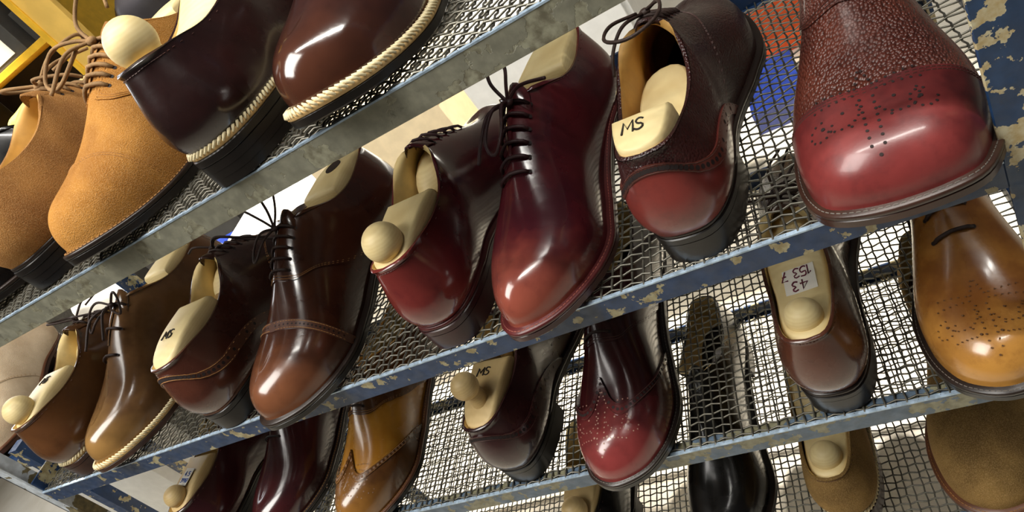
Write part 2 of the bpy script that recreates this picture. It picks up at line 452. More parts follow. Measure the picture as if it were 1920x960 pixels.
        if wing:
            yw = interp_s(al, [0, 6, 14, 24, 36, 48, 60, 74, 90, 110, 140], [.191, .1995, .2095, .2150, .2150, .2060, .190, .167, .146, .130, .115]) + wing
            fw = yv - yw
            fw = np.where(yv < .10, -1, fw)
            s.overlay('wingtip', fw, M[wingmat or upper], .0018)
            s.overlay('brogue_band', np.minimum(fw, .0100 - fw), M[bandmat or wingmat or upper], .0026)
            s.seam(fw, .0014, .0026); s.seam(fw, .0088, .0026)
            s.holes(fw, .0050, .0062, .0015, .0026, hole)
        if counter:
            hb = interp_s(yv, [-.01, 0, .004, .010, .020, .034, .055, .080, .110, .135, .16, .31], [.071, .066, .058, .045, .036, .0310, .0290, .0250, .015, 0, -.02, -.02]) * H
            fk = hb - hz
            s.overlay('heel_counter', fk, M[countermat or upper], .0018)
            s.overlay('brogue_band', np.minimum(fk, .0100 - fk), M[bandmat or upper], .0026)
            s.seam(fk, .0012, .0026); s.seam(fk, .0088, .0026)
            s.holes(fk, .0050, .0066, .0017, .0026, hole)
        # topline stitching
        s.topseam(im, order)
        if medallion: s.medallion(medallion, hole, bool(wing), medhole, medmat)
        if slit: s.tongue(M[tonguemat or upper])
        if lace: s.laces(lace, lace_rows, bow, style)
        if s.stitch.V: 
            o = s.stitch.build('stitching', M[thread], s.root, False); o['kind'] = 'stuff'
        if s.perf.V:
            o = s.perf.build('perforations', M[hole], s.root, False); o['kind'] = 'stuff'
    def mirror(s):
        s.V = s.V.copy(); s.V[:, 0] *= -1; s.Q = [q[::-1] for q in s.Q]; s.Nn = s.Nn.copy(); s.Nn[:, 0] *= -1
        s.OL = s.OL.copy(); s.OL[:, 0] *= -1; s.ON = s.ON.copy(); s.ON[:, 0] *= -1
    def polys(s, V, F):
        return [f[::-1] for f in F] if s.side < 0 else F
    # ---- sole
    def build_sole(s, sole, welt, wstitch, braid, heelmat):
        OL, ON, N = s.OL, s.ON, s.N; y = OL[:, 1]
        def ringz(off, z): return np.column_stack([OL + ON * np.broadcast_to(off, (N,))[:, None], z])
        zb = zb_(y)
        rings = [ringz(-.012, zb), ringz(-.001, zb), ringz(0.0002, zb + .0012), ringz(0.0002, zb + .0055), ringz(-.0006, zb + .0062)]
        V = np.concatenate(rings); F = []
        for a in range(len(rings) - 1):
            for i in range(N):
                j = (i + 1) % N; F.append((a * N + i, a * N + j, (a + 1) * N + j, (a + 1) * N + i))
        for i in range(1, s.NSh()):                       # underside
            pass
        half = N // 2
        for i in range(0, half):
            a, b, c, d = i, (i + 1), (N - i - 1) % N, (N - i) % N
            q = tuple(dict.fromkeys((a, d, c, b)))
            if len(q) > 2: F.append(q)
        mb = MB(); mb.add(V, s.polys(V, F)); mb.build('outsole', M[sole], s.root, True, 35)
        # welt
        wo = np.where(y < .06, -.0006, .0004)
        rings = [ringz(wo - .0006, zb + .0062), ringz(wo, zb + .0068), ringz(wo, zb + .0090), ringz(wo - .0007, zb + .0097), ringz(-.0065, zb + .0100)]
        V = np.concatenate(rings); F = []
        for a in range(len(rings) - 1):
            for i in range(N):
                j = (i + 1) % N; F.append((a * N + i, a * N + j, (a + 1) * N + j, (a + 1) * N + i))
        mb = MB(); mb.add(V, s.polys(V, F)); mb.build('welt', M[welt], s.root, True, 50)
        # heel of stacked lifts
        idx = [i for i in range(N) if y[i] < 0.076]
        a = [i for i in idx if i < N // 2][::-1]; b = [i for i in idx if i >= N // 2][::-1]
        loop = a[:-1] + [0] + b if 0 in a else a + b
        P = OL[loop]; C = P.mean(0); mb = MB()
        levels = [(0, .0056), (.0057, .0112), (.0113, .0168)]
        for li, (za, zc) in enumerate(levels):
            sc = 0.982 + 0.006 * li
            Q = C + (P - C) * sc
            if s.side > 0: Q = Q[::-1]
            mb.prism([tuple(p) for p in Q], za, zc)
        mb.build('heel', M[heelmat], s.root, True, 40)
        if wstitch:
            mb = MB(); line = OL - ON * 0.0021; closed = np.column_stack([line, zb + .0100])
            keep = [i for i in range(N) if y[i] > .062]
            k0 = [i for i in keep if i < N // 2]; k1 = [i for i in keep if i >= N // 2]
            P = resample(closed[k0 + k1], 150)
            s.dashes(mb, P, np.tile((0, 0, 1.0), (150, 1)), .0026, .0006, .0006)
            o = mb.build('welt_stitching', M[wstitch], s.root, False); o['kind'] = 'stuff'
        if braid:
            mb = MB(); n = 180
            line = np.column_stack([OL - ON * 0.0013, zb + .0099]); P = resample(line, n, True)
            Tn = np.roll(P, -1, 0) - np.roll(P, 1, 0); Tn /= np.linalg.norm(Tn, axis=1)[:, None]
            Nr = np.stack([Tn[:, 1], -Tn[:, 0], np.zeros(n)], 1) * s.side
            for i in range(n):
                tdir = Tn[i]; up = np.array([0, 0, 1.0]); o_ = Nr[i]
                a = P[i] - tdir * .0028 + o_ * .0020 - up * .0012; b = P[i] + tdir * .0028 - o_ * .0020 + up * .0020
                m = (a + b) / 2 + up * .0006 + o_ * .0003
                mb.tube([a, m, b], [.0007, .0013, .0007], 5)
            o = mb.build('braided_welt_stitching', M['cream_thread'], s.root); o['kind'] = 'stuff'
    def NSh(s): return NS
    # ---- surface tools
    def clip(s, f):
        """faces of the upper where field f > 0, cut exactly along f = 0; returns verts, normals, faces, cut segments"""
        V, Nn = s.V, s.Nn; newV = []; newN = []; vm = {}; em = {}; faces = []; segs = []
        def gv(i):
            if i not in vm: vm[i] = len(newV); newV.append(V[i]); newN.append(Nn[i])
            return vm[i]
        def ge(i, j):
            key = (min(i, j), max(i, j))
            if key not in em:
                a, b = key; t = f[a] / (f[a] - f[b]); em[key] = len(newV)
                newV.append(V[a] + (V[b] - V[a]) * t); nn = Nn[a] + (Nn[b] - Nn[a]) * t; newN.append(nn / (np.linalg.norm(nn) + 1e-9))
            return em[key]
        pos = f > 0
        for q in s.Q:
            c = [bool(pos[i]) for i in q]
            if not any(c): continue
            if all(c): faces.append(tuple(gv(i) for i in q)); continue
            poly = []; cut = []
            for a in range(len(q)):
                i, j = q[a], q[(a + 1) % len(q)]
                if c[a]: poly.append(gv(i))
                if c[a] != c[(a + 1) % len(q)]:
                    e = ge(i, j); poly.append(e); cut.append(e)
            if len(poly) > 2: faces.append(tuple(poly))
            if len(cut) == 2: segs.append(tuple(cut))
        return np.array(newV) if newV else np.zeros((0, 3)), np.array(newN) if newN else np.zeros((0, 3)), faces, segs
    def overlay(s, name, f, mat, t):
        V, Nn, F, segs = s.clip(f)
        if not len(V): return None
        mb = MB(); mb.add(V + Nn * t, F)
        # cut edge of the leather
        for a, b in segs:
            pa, pb = V[a], V[b]; na, nb = Nn[a], Nn[b]
            q = [pa + na * t, pb + nb * t, pb - nb * .0004, pa - na * .0004]
            mb.add(q, [(0, 1, 2, 3)])
        return mb.build(name, mat, s.root)
    def chains(s, f):
        V, Nn, F, segs = s.clip(f); nb = {}
        for a, b in segs: nb.setdefault(a, []).append(b); nb.setdefault(b, []).append(a)
        seen = set(); out = []
        for st in sorted(nb, key=lambda v: len(nb[v])):
            if st in seen: continue
            ch = [st]; seen.add(st); cur = st
            while True:
                nx = [v for v in nb[cur] if v not in seen]
                if not nx: break
                cur = nx[0]; seen.add(cur); ch.append(cur)
            if len(ch) > 3: out.append((V[ch], Nn[ch]))
        return out
    def dashes(s, mb, P, Nr, ln, w_, h):
        T = np.gradient(P, axis=0); T /= np.linalg.norm(T, axis=1)[:, None] + 1e-9
        for p, t, n in zip(P, T, Nr):
            b = np.cross(n, t); a0 = p - t * ln / 2; a1 = p + t * ln / 2
            v = [a0 - b * w_ / 2, a0 + b * w_ / 2, a1 + b * w_ / 2, a1 - b * w_ / 2]
            v += [a0 + t * ln * .15 + n * h, a1 - t * ln * .15 + n * h]
            mb.add(v, [(0, 1, 4), (1, 2, 5, 4), (2, 3, 5), (3, 0, 4, 5)])
    def seam(s, f, d, t, pitch=.0030):
        for P, Nr in s.chains(f - d):
            ln = np.linalg.norm(np.diff(P, axis=0), axis=1).sum(); n = int(ln / pitch)
            if n < 4: continue
            PN = resample(np.concatenate([P, Nr], 1), n)
            # arc length of normals distorts little; renormalise
            Q = PN[:, :3]; W = PN[:, 3:]; W /= np.linalg.norm(W, axis=1)[:, None] + 1e-9
            s.dashes(s.stitch, Q + W * t, W, pitch * .72, .00055, .00042)
    def disc(s, mb, p, n, r):
        u = np.cross(n, (0.3, 1, 0.1)); u /= np.linalg.norm(u); v = np.cross(n, u)
        P = [p + n * .00012]; P = []
        for i in range(8):
            a = i * PI / 4; P.append(p + n * .0002 + r * (math.cos(a) * u + math.sin(a) * v))
        mb.add(P, [tuple(range(8))])
    def holes(s, f, d, pitch, r, t, mat):
        for P, Nr in s.chains(f - d):
            ln = np.linalg.norm(np.diff(P, axis=0), axis=1).sum(); n = int(ln / pitch)
            if n < 4: continue
            PN = resample(np.concatenate([P, Nr], 1), n); W = PN[:, 3:]; W /= np.linalg.norm(W, axis=1)[:, None] + 1e-9
            for i, (p, nn) in enumerate(zip(PN[:, :3], W)):
                s.disc(s.perf, p + nn * t, nn, r)
    def topseam(s, im, order):
        V, Nn = s.V, s.Nn
        P = []; Q = []
        for i in order:
            a = s.G[i, MK - 1].copy(); b = s.G[i, MK - 2].copy()
            if s.side < 0: a[0] *= -1; b[0] *= -1
            d = b - a; d /= np.linalg.norm(d) + 1e-9
            P.append(a + d * .0035); Q.append(s.Nn[s.vid[i, MK - 1]])
        P = np.array(P); Q = np.array(Q)
        ln = np.linalg.norm(np.diff(P, axis=0), axis=1).sum(); PN = resample(np.concatenate([P, Q], 1), int(ln / .003))
        W = PN[:, 3:]; W /= np.linalg.norm(W, axis=1)[:, None] + 1e-9
        s.dashes(s.stitch, PN[:, :3] + W * .0006, W, .0021, .0005, .0004)
    def top(s, x, y):
        h = s.bvh.ray_cast(Vector((x, y, 0.3)), Vector((0, 0, -1)))
        if h[0] is None: return np.array((x, y, float(s.ridge(y)))), np.array((0, 0, 1.0))
        n = np.array(h[1]); 
        if n[2] < 0: n = -n
        return np.array(h[0]), n
    def medallion(s, kind, hole, wing=False, hr=1.0, medmat=None):
        pts = []; mm = MB()
        yo = 0.266
        def arc(cx, cy, r, a0, a1, n, rad=.00075):
            for a in np.linspace(math.radians(a0), math.radians(a1), n): pts.append((cx + r * math.cos(a), cy + r * math.sin(a), rad))
        def ln(x0, y0, x1, y1, n, rad=.00075):
            for t in np.linspace(0, 1, n): pts.append((x0 + (x1 - x0) * t, y0 + (y1 - y0) * t, rad))
        # a spearhead running to the toe with two curled wings
        ln(.0035, yo - .018, .0030, yo + .014, 8, .0009); ln(-.0035, yo - .018, -.0030, yo + .014, 8, .0009); pts.append((0, yo + .0185, .001))
        for sg in (-1, 1):
            arc(sg * .014, yo - .012, .0095, 20 if sg > 0 else 20, 200, 9)
            arc(sg * .0245, yo - .008, .0058, -100, 180, 9)
            ln(sg * .006, yo - .022, sg * .026, yo - .022, 6); ln(sg * .007, yo - .026, sg * .024, yo - .029, 5)
            pts.append((sg * .0235, yo - .009, .0012)); pts.append((sg * .0095, yo - .0015, .0008)); pts.append((sg * .0125, yo - .013, .001))
            ln(sg * .0045, yo - .026, sg * .001, yo - .036, 4)
        if kind == 'wing':
            for sg in (-1, 1):
                ln(sg * .009, yo + .005, sg * .021, yo + .004, 5); pts.append((sg * .006, yo + .004, .0012))
        for x, y, r in pts:
            p, n = s.top(x - s.side * .0025, y)
            if p[2] > 0.016: s.disc(mm, p + n * (.0018 if wing else .0009), n, r * hr)
        o = mm.build('medallion', M[medmat or hole], s.root, False); o['kind'] = 'stuff'
    def tongue(s, mat):
        mb = MB(); ys = np.linspace(s.yv - .004, .1395, 16); rows = []
        for q in ys:
            hwid = .0012 + .034 * max(0, s.yv - .004 - q) * 1.0
            for u in (-1, -.5, 0, .5, 1):
                p, n = s.top(u * hwid - s.side * .0025, q); rows.append(p + n * .0014)
        V = np.array(rows); F = [(a * 5 + b, a * 5 + b + 1, a * 5 + b + 6, a * 5 + b + 5) for a in range(15) for b in range(4)]
        mb.add(V, F)
        zt = float(s.V[s.vid[s.im, MK - 1]][2]); b0 = []
        for q, (yy, zz) in enumerate(((.143, -.005), (.137, .0005), (.131, .0035), (.126, .005))):
            for u in np.linspace(-1, 1, 7):
                b0.append((u * (.0125 - .0008 * q), yy + .004 * u * u, zt + zz - .010 * u * u))
        n0 = len(b0); b1 = [(x, y + .0016, z + .0014) for x, y, z in b0]
        F = [(a * 7 + b, a * 7 + b + 1, a * 7 + b + 8, a * 7 + b + 7) for a in range(3) for b in range(6)]
        F2 = [tuple(i + n0 for i in f[::-1]) for f in F]
        edge = [(21 + b, 21 + b + 1, n0 + 21 + b + 1, n0 + 21 + b) for b in range(6)]
        edge += [(a * 7, a * 7 + 7, n0 + a * 7 + 7, n0 + a * 7) for a in range(3)] + [(a * 7 + 6, n0 + a * 7 + 6, n0 + a * 7 + 13, a * 7 + 13) for a in range(3)]
        mb.add(b0 + b1, F + F2 + edge)
        mb.build('tongue', mat, s.root)
    def push(s, P, d):
        out = []
        for p in P:
            h = s.bvh.find_nearest(Vector(p))
            if h[0] is not None:
                q = np.array(h[0]); n = np.array(h[1]); v = p - q
                if v @ n < d and np.linalg.norm(v) < .03 and n[2] > -.2: p = q + n * d
            out.append(p)
        return np.array(out)
    def laces(s, lace, rows, bow, style):
        mat, r = lace; mb = MB(); ey = MB()
        ys = np.linspace(s.yv - .008 + (.014 if style == 'plain' else 0), .1435, rows); e = .0125 if style != 'derby' else .0155
        for q in ys:
            P = []
            for u in np.linspace(-1, 1, 9):
                p, n = s.top(u * e - s.side * .0025, q + .0015 * u); P.append(p + n * (.0012 + r * (1.15 if abs(u) < .95 else -.3)))
            mb.tube(P, r, 6)
            for u in (-1, 1):
                p, n = s.top(u * (e + .0008) - s.side * .0025, q + .0015 * u); s.disc(ey, p + n * .0011, n, .0017)
        # knot and bow at the top row; curves in shoe coordinates relative to the knot
        p0, n0 = s.top(-s.side * .0025, .146); k = p0 + n0 * (.002 + r * 2)
        if bow:
            mb.sphere(k, r * 2.6, 10, 6, (1.2, 1, .8))
            for cv in bow:
                P = spline(np.array([(k[0] + a, k[1] + b, k[2] + c) for a, b, c in cv]), 34)
                P = s.push(P, .0012 + r)
                P[1:-1] = (P[:-2] + 2 * P[1:-1] + P[2:]) / 4
                mb.tube(P, r * .95, 6)
        mb.build('shoelace', M[mat], s.root)
        o = ey.build('eyelets', M['hole'], s.root, False); o['kind'] = 'stuff'

# ------------------------------------------------------------------ shoe trees
def shoe_tree(shoe, label, knob=True, text=None, mat='wood', lift=0.0, neck=0.0, style='slant', sticker=None, hinge=False, finger_hole=False, group='wooden shoe trees', kr=.0155, kofs=(0, 0, 0)):
    r = thing('shoe_tree', label, 'shoe tree', shoe.root.location, shoe.root.rotation_euler[2], group); r.scale = shoe.root.scale
    # plan ring just inside the topline
    order = [i for i in range(-shoe.im, shoe.im + 1)]; R = np.array([shoe.V[shoe.vid[(shoe.N + i) % shoe.N, MK - 1]] for i in order])
    if shoe.side < 0: R = R[::-1]
    c = np.array([0, .075]); ring = R[:, :2] - (R[:, :2] - c) / (np.linalg.norm(R[:, :2] - c, axis=1)[:, None]) * .0032
    zt = R[:, 2]
    fy = {'slant': .088, 'full': .122, 'short': .042}[style]
    keep = ring[:, 1] < fy
    P = ring[keep]; Z = zt[keep]
    P = resample(np.column_stack([P, Z]), 34)
    y = P[:, 1]
    if style == 'slant': ztop = P[:, 2].max() - .004 + lift + .10 * y + .004 * np.sin(y * 40)
    elif style == 'full': ztop = P[:, 2] - .004 + lift
    else: ztop = P[:, 2].max() - .002 + lift + .16 * y
    # rounded top: rings from the bottom up
    C = P[:, :2].mean(0); n = len(P); rings = []
    for sc, dz in ((.90, None), (1.0, -.012), (.985, -.004), (.93, -.0008), (.84, .0004)):
        q = C + (P[:, :2] - C) * sc
        z = np.full(n, .048) if dz is None else ztop + dz
        rings.append(np.column_stack([q, z]))
    V = np.concatenate(rings); F = []
    for a in range(len(rings) - 1):
        for i in range(n):
            j = (i + 1) % n; F.append((a * n + i, a * n + j, (a + 1) * n + j, (a + 1) * n + i))
    F += [((len(rings) - 1) * n + i, (len(rings) - 1) * n + i + 1, (len(rings) - 1) * n + n - 2 - i, (len(rings) - 1) * n + n - 1 - i) for i in range(n // 2 - 1)]; F.append(tuple(range(n))[::-1])
    mb = MB(); mb.add(V, F); hb = mb.build('heel_block', M[mat], r, True, 50)
    zback = float(ztop[np.argmin(y)])
    ztf = lambda yy: float(np.interp(yy, np.sort(y), ztop[np.argsort(y)]))
    # fore block
    if style == 'short':
        q = np.column_stack([ring[:, 0] * .84, ring[:, 1]]); q = q[(ring[:, 1] > fy + .006) & (ring[:, 1] < .133)]; q = resample(q, 30)
        mb = MB(); mb.prism([tuple(p) for p in q], .036, .063 + .10 * (q[:, 1] - .05)); bevel(mb.build('fore_block', M[mat], r, True, 40), .002)
        mb = MB(); mb.tube([(.013, .056, .0635), (.013, .056, .0655)], .0042, 14); mb.tube([(.013, .056, .0655), (.013, .056, .0660)], .002, 10); mb.build('eyelet', M['brass'], r, True, 40)
    else:
        mb = MB(); mb.sphere((-.0015 * shoe.side, .145, .066), 1.0, 20, 12, (.021, .042, .026)); mb.build('fore_block', M[mat], r)
    if style == 'slant':
        mb = MB(); mb.tube([(0, .060, .060), (0, .09, .061), (0, .115, .062)], .003, 8); mb.build('spring_rod', M['steel'], r)
        mb = MB(); mb.tube([(0, .1035, .0725), (0, .1075, .0715)], .0075, 14); mb.build('thumb_hole', M['wood_hole'], r)
    if knob:
        kc = np.array((kofs[0], .026 + kofs[1], zback + kr * .72 + neck + kofs[2]))
        mb = MB(); mb.sphere(kc, kr, 28, 18); mb.build('knob', M[mat], r)
        base = np.array((0, .030 + kofs[1] * .5, zback - .004))
        mb = MB(); mb.tube(spline([base, (base + kc) / 2 + np.array((0, .002, 0)), kc], 8), np.linspace(.0095, .0075, 8), 14); mb.build('neck', M[mat], r)
    if finger_hole:
        z = ztf(.046); mb = MB(); mb.tube([(0, .046, z - .002), (0, .046, z + .0012)], .0095, 20); mb.build('finger_hole', M['tongue'], r, True, 40)  # dark disc on the block; the hole's shade is in its colour
    if text:
        mb = MB(); yy = (.068 if knob else .042) if style != 'short' else .028; h = .0095
        z = ztf(yy) + .0009; sl = (ztf(yy + .01) - ztf(yy)) / .01
        uy = np.array((0, 1, sl)); uy /= np.linalg.norm(uy)
        write(mb, text, (-.011, yy - .004, z - .004 * sl), (1, 0, 0), uy, h, .0007)
        mb.build('handwriting', M['ink'], r)
    if sticker:
        kind = sticker; yy = .074 if kind == 'red' else .052
        z = ztf(yy) + .0020; sl = (ztf(yy + .02) - ztf(yy)) / .02
        uy = np.array((0, 1, sl)); uy /= np.linalg.norm(uy); ux = np.array((.99, .10, .10 * sl)) if kind == 'red' else np.array((.985, -.17, -.17 * sl)); 
        o = np.array((0, yy, z)); mb = MB()
        hw, hh = (.0125, .0115) if kind == 'red' else (.009, .012)
        nn = np.cross(ux, uy)
        q = [o - ux * hw - uy * hh, o + ux * hw - uy * hh, o + ux * hw + uy * hh, o - ux * hw + uy * hh]
        mb.add(q + [p + nn * .0006 for p in q], [(4, 5, 6, 7), (0, 1, 5, 4), (1, 2, 6, 5), (2, 3, 7, 6), (3, 0, 4, 7)])
        st = mb.build('price_sticker', M['paper'], r, False)
        mb = MB()
        if kind == 'red':       # read upside down from the camera's side
            write(mb, '43', o + ux * .006 - uy * .001 + nn * .0008, -ux, -uy, .0085, .0007)
            write(mb, '153 7', o + ux * .011 + uy * .0105 + nn * .0008, -ux, -uy, .0085, .0006, .62)
            mb.build('writing', M['ink_red'], st)
        else:
            write(mb, '4.5', o - ux * .006 + uy * .001 + nn * .0008, ux, uy, .006, .0006)
            write(mb, '39017'.replace('0', '9'), o - ux * .008 - uy * .008 + nn * .0008, ux, uy, .0055, .0005, .6)
            mb.build('writing', M['ink_blue'], st)
    if hinge:
        mb = MB(); mb.box((-.016, .078, .060), (.016, .080, .092)); pl = mb.build('hinge_plate', M['brass'], r, False)
        mb = MB(); mb.tube([(-.017, .0775, .078), (.017, .0775, .078)], .0028, 10); mb.build('hinge_pin', M['brass'], r)
        mb = MB()
        for a in range(6):
            mb.tube([(-.0125 + a * .005, .0775, .070), (-.0125 + a * .005, .0781, .070)], .0014, 8); mb.tube([(-.0125 + a * .005, .0775, .087), (-.0125 + a * .005, .0781, .087)], .0014, 8)
        mb.build('screw', M['hole'], pl)
    return r

M['wood_hole'] = plain('thumb_hole_wood', '#8a6a35', 0.6)
M['welt_dark'] = plain('welt_dark', '#38231b', .35)
M['tongue'] = plain('finger_hole_shade', '#1d0e0b', 0.5)  # dark tone painted in as the finger hole's shade
# leathers ------------------------------------------------------------
M['tan_suede'] = suede('tan_suede', '#8c5a22', '#b07a36')
M['brown_suede'] = suede('brown_suede', '#7a5028', '#9a6c38')
M['olive_suede'] = suede('olive_suede', '#5f4824', '#86693a')
M['beige_suede'] = suede('beige_suede', '#b09a80', '#cdbba2')
M['espresso'] = leather('espresso_calf', '#1c0e0d', '#2b1413', rough=.26)
M['espresso_shine'] = leather('espresso_cordovan', '#2a1613', '#3b1f1b', toe='#4e2c1e', rough=.14, coat=.8)
M['black'] = leather('black_calf', '#0b0908', '#120e0d', rough=.25)
M['chestnut'] = leather('chestnut_calf', '#3c2413', '#523419', toe='#7a5230', heel='#5c3a20', rough=.2)
M['hazel'] = leather('hazel_calf', '#573c24', '#775636', toe='#94703f', heel='#6e4525', rough=.18)
M['brown'] = leather('brown_calf', '#351b12', '#4c2a1b', toe='#74482f', heel='#5a2a1a', rough=.2)
M['brown_heel'] = leather('brown_calf_dark', '#2c1510', '#422118', heel='#4f2a1e', rough=.24)
M['burgundy'] = leather('burgundy_calf', '#37111a', '#561d22', toe='#8f4a3a', heel='#6f2c28', rough=.17)
M['plum'] = leather('plum_calf', '#2b1013', '#3d181b', toe='#4a1e1f', rough=.16, coat=.7)
M['oxblood_wing'] = leather('oxblood_wing', '#2a0e10', '#3f1416', toe='#6a2420', rough=.2)
M['wingtoe'] = leather('oxblood_wingtip', '#2c0c10', '#45171a', toe='#8a3a38', rough=.2)
M['aubergine'] = leather('aubergine_calf', '#2a1112', '#40201f', rough=.28)
M['grain'] = leather('oxblood_grain', '#4a2018', '#653022', rough=.34, grain=.75, coat=.25)
M['grain_dark'] = leather('oxblood_grain_dark', '#2a1010', '#3f1a16', rough=.34, grain=.5, coat=.2)
M['oxblood'] = leather('oxblood_calf', '#340e12', '#662322', toe='#7c3230', heel='#74302a', rough=.32, coat=.25, patina=19)
M['cocoa'] = leather('cocoa_calf', '#33190f', '#52301f', toe='#b98a4a', heel='#573022', rough=.26)
M['honey'] = leather('honey_calf', '#7a4a20', '#a06c30', toe='#c48c42', rough=.24, patina=22)
M['spectator_tan'] = leather('spectator_tan', '#a06a1e', '#bf8830', rough=.24)
M['spectator_brown'] = leather('spectator_brown', '#44260f', '#603a18', toe='#9a6a30', rough=.22)

M['band_brown'] = leather('band_brown', '#45271a', '#5c3625', rough=.4, coat=.1)
M['band_red'] = leather('band_red', '#52261d', '#6b3428', rough=.4, coat=.1)
# ------------------------------------------------------------------ floor and walls
def setting(name, mb, mat):
    o = mb.build(name, mat, None, False); o['kind'] = 'structure'; return o
t = NT('pale_floor')
t.set(Base_Color=t.mix(t.rng(t.noise(5, 5), .3, .8), hexc('#efe7d6'), hexc('#d9cfba')), Roughness=.4, Normal=t.bump(t.noise(90, 3), .05))
M['floor'] = t.m
mb = MB(); mb.box((-5, -2.5, -.06), (3, 4, 0)); setting('floor', mb, M['floor'])
mb = MB(); mb.box((-5, 4, 0), (3, 4.1, 2.9)); setting('wall_back', mb, plain('back_wall_paint', '#c9c2b4', .8))
mb = MB(); mb.box((-5.1, -2.5, 0), (-5, 4.1, 2.9)); setting('wall_left', mb, plain('left_wall_paint', '#b8b2a6', .8))

# ------------------------------------------------------------------ the blue wire-mesh rack
XL, XR, DEP = -1.158, 0.084, 0.395
ZS = [0.8096 + 0.2534, 0.8096, 0.8096 - 0.2534, 0.8096 - 0.5068]
HB = 0.0247
rack = thing('shoe_rack', 'blue chipped steel rack with four wire mesh shelves holding the shoes', 'shoe rack', (XL, 0, 0))
def rloc(o): o.location = (-XL, 0, 0); return o
# posts, angle iron
def post(x0, x1, yb, side, mat):
    mb = MB(); fx = (x0, x1)
    ya, yc = (0, .004) if not yb else (DEP - .004, DEP)
    mb.box((x0, ya, 0), (x1, yc, 1.42))
    sx = x0 if side < 0 else x1 - .004
    mb.box((sx, ya if not yb else DEP - .028, 0), (sx + .004, yc if yb else .028, 1.42))
    return rloc(bevel(mb.build('post', mat, rack, False), .0008, 1))
M['pale_post'] = paint_metal('pale_scuffed_post', '#c0c8d0', '#8a7d58', 0.56, 30, '#5c5640', dirt=.5)
post(XL - .019, XL, False, -1, M['pale_post']); post(XR, XR + .045, False, 1, M['blue_post'])
post(XL - .019, XL, True, -1, M['blue']); post(XR, XR + .045, True, 1, M['blue_post'])
# one woven wire panel shared by all shelves
PW = 0.0094; XM = XR + .040                 # the panel runs on to the outer side of the right posts
nx = int((XM - XL - .006) / PW); ny = int((DEP - .008) / PW)
mb = MB()
jx = rng.normal(0, .0005, nx); jy = rng.normal(0, .0005, ny)
AMP = .0012; RWI = .00102
for i in range(nx):
    x = XL + .006 + i * PW + jx[i]; ph = rng.uniform(0, 6)
    P = []
    for j in range(ny):
        sgn = 1 if (i + j) % 2 else -1
        P.append((x + .0007 * math.sin(j * .35 + ph) + .00045 * sgn, .005 + j * PW + jy[j], sgn * AMP))
    P = [(P[0][0], .0015, 0)] + P + [(P[-1][0], DEP - .003, 0)]
    mb.tube(P, RWI, 5, False)
for j in range(ny):
    y = .005 + j * PW + jy[j]; ph = rng.uniform(0, 6)
    P = []
    for i in range(nx):
        sgn = -1 if (i + j) % 2 else 1
        P.append((XL + .006 + i * PW + jx[i], y + .0006 * math.sin(i * .3 + ph) + .00045 * sgn, sgn * AMP))
    mb.tube([(XL + .001, y, 0)] + P + [(XM - .001, y, 0)], RWI, 5, False)
wire = mb.build('wire_mesh', M['wire'], rack); wire['kind'] = 'stuff'; wire.location = (-XL, 0, ZS[0] + .0003)
RAILM = [M['grey_rail'], M['blue'], M['greyblue'], M['greyblue']]
for n, z in enumerate(ZS):
    if n: 
        wo = wire.copy(); COL.objects.link(wo); wo.location = (-XL, 0, z + .0003)
    mb = MB(); mb.box((XL, 0, z - HB), (XR, .0035, z))
    fl = .005 if n < 2 else .015
    mb.box((XL, .0035, z - .0042), (XR, fl, z - .0014))
    fr = rloc(bevel(mb.build('front_rail', RAILM[n], rack, False), .0006, 1))
    mb = MB(); mb.box((XL, -.0006, z - .0006), (XR, .0036, z + .0009)); 
    m = mb.build('worn_top_edge', M['edge'], fr, False)
    mb = MB(); mb.box((XL, DEP - .0035, z - .003), (XM, DEP, z + .024)); mb.box((XL, DEP - .012, z - .0042), (XM, DEP - .0035, z - .0014))
    rloc(bevel(mb.build('back_rail', M['blue'], rack, False), .0006, 1))
    for x in (XL - .002, XM - .0015):
        mb = MB(); mb.box((x, .004, z - .003), (x + .0035, DEP - .0036, z + .022))
        if x < -1: mb.box((x + .0035, .004, z - .0042), (x + .012, DEP - .0036, z - .0014))
        sr = rloc(bevel(mb.build('side_rail', M['blue'], rack, False), .0006, 1))
    
# ------------------------------------------------------------------ shoes
TOP = .0028
def place(lvl, heel=None, tip=None, yaw=0.0, scale=1.25):
    """heel= (x, y) of the heel back for shoes with the heel to the front; tip = (x, y) of the toe for the others"""
    z = ZS[lvl] + TOP; a = math.radians(yaw)
    if heel: return (heel[0], heel[1], z), a
    L = L0 * scale; ang = PI - a                     # local +y points to the front
    return (tip[0] + math.sin(ang) * L, tip[1] - math.cos(ang) * L, z), ang
SH = {}
GRP = 'dress shoes on the mesh rack'
def shoe(key, label, lvl, heel=None, tip=None, yaw=0.0, scale=1.25, **kw):
    loc, rz = place(lvl, heel, tip, yaw, scale)
    kw.setdefault('side', 1 if heel else -1)
    SH[key] = Shoe('dress_shoe', label, loc, rz, scale=scale, group=GRP, **kw)
    return SH[key]

BROWN = ('lace_brown', .0013)
M['lace_brown'] = plain('brown_cord', '#33211a', .6, bump=.5, bs=900)
M['lace_black'] = plain('black_cord', '#1b1613', .55, bump=.5, bs=900)
M['lace_burg'] = plain('burgundy_cord', '#35171a', .55, bump=.5, bs=900)
M['lace_tan'] = plain('tan_cord', '#8a6a44', .85, bump=.7, bs=700)

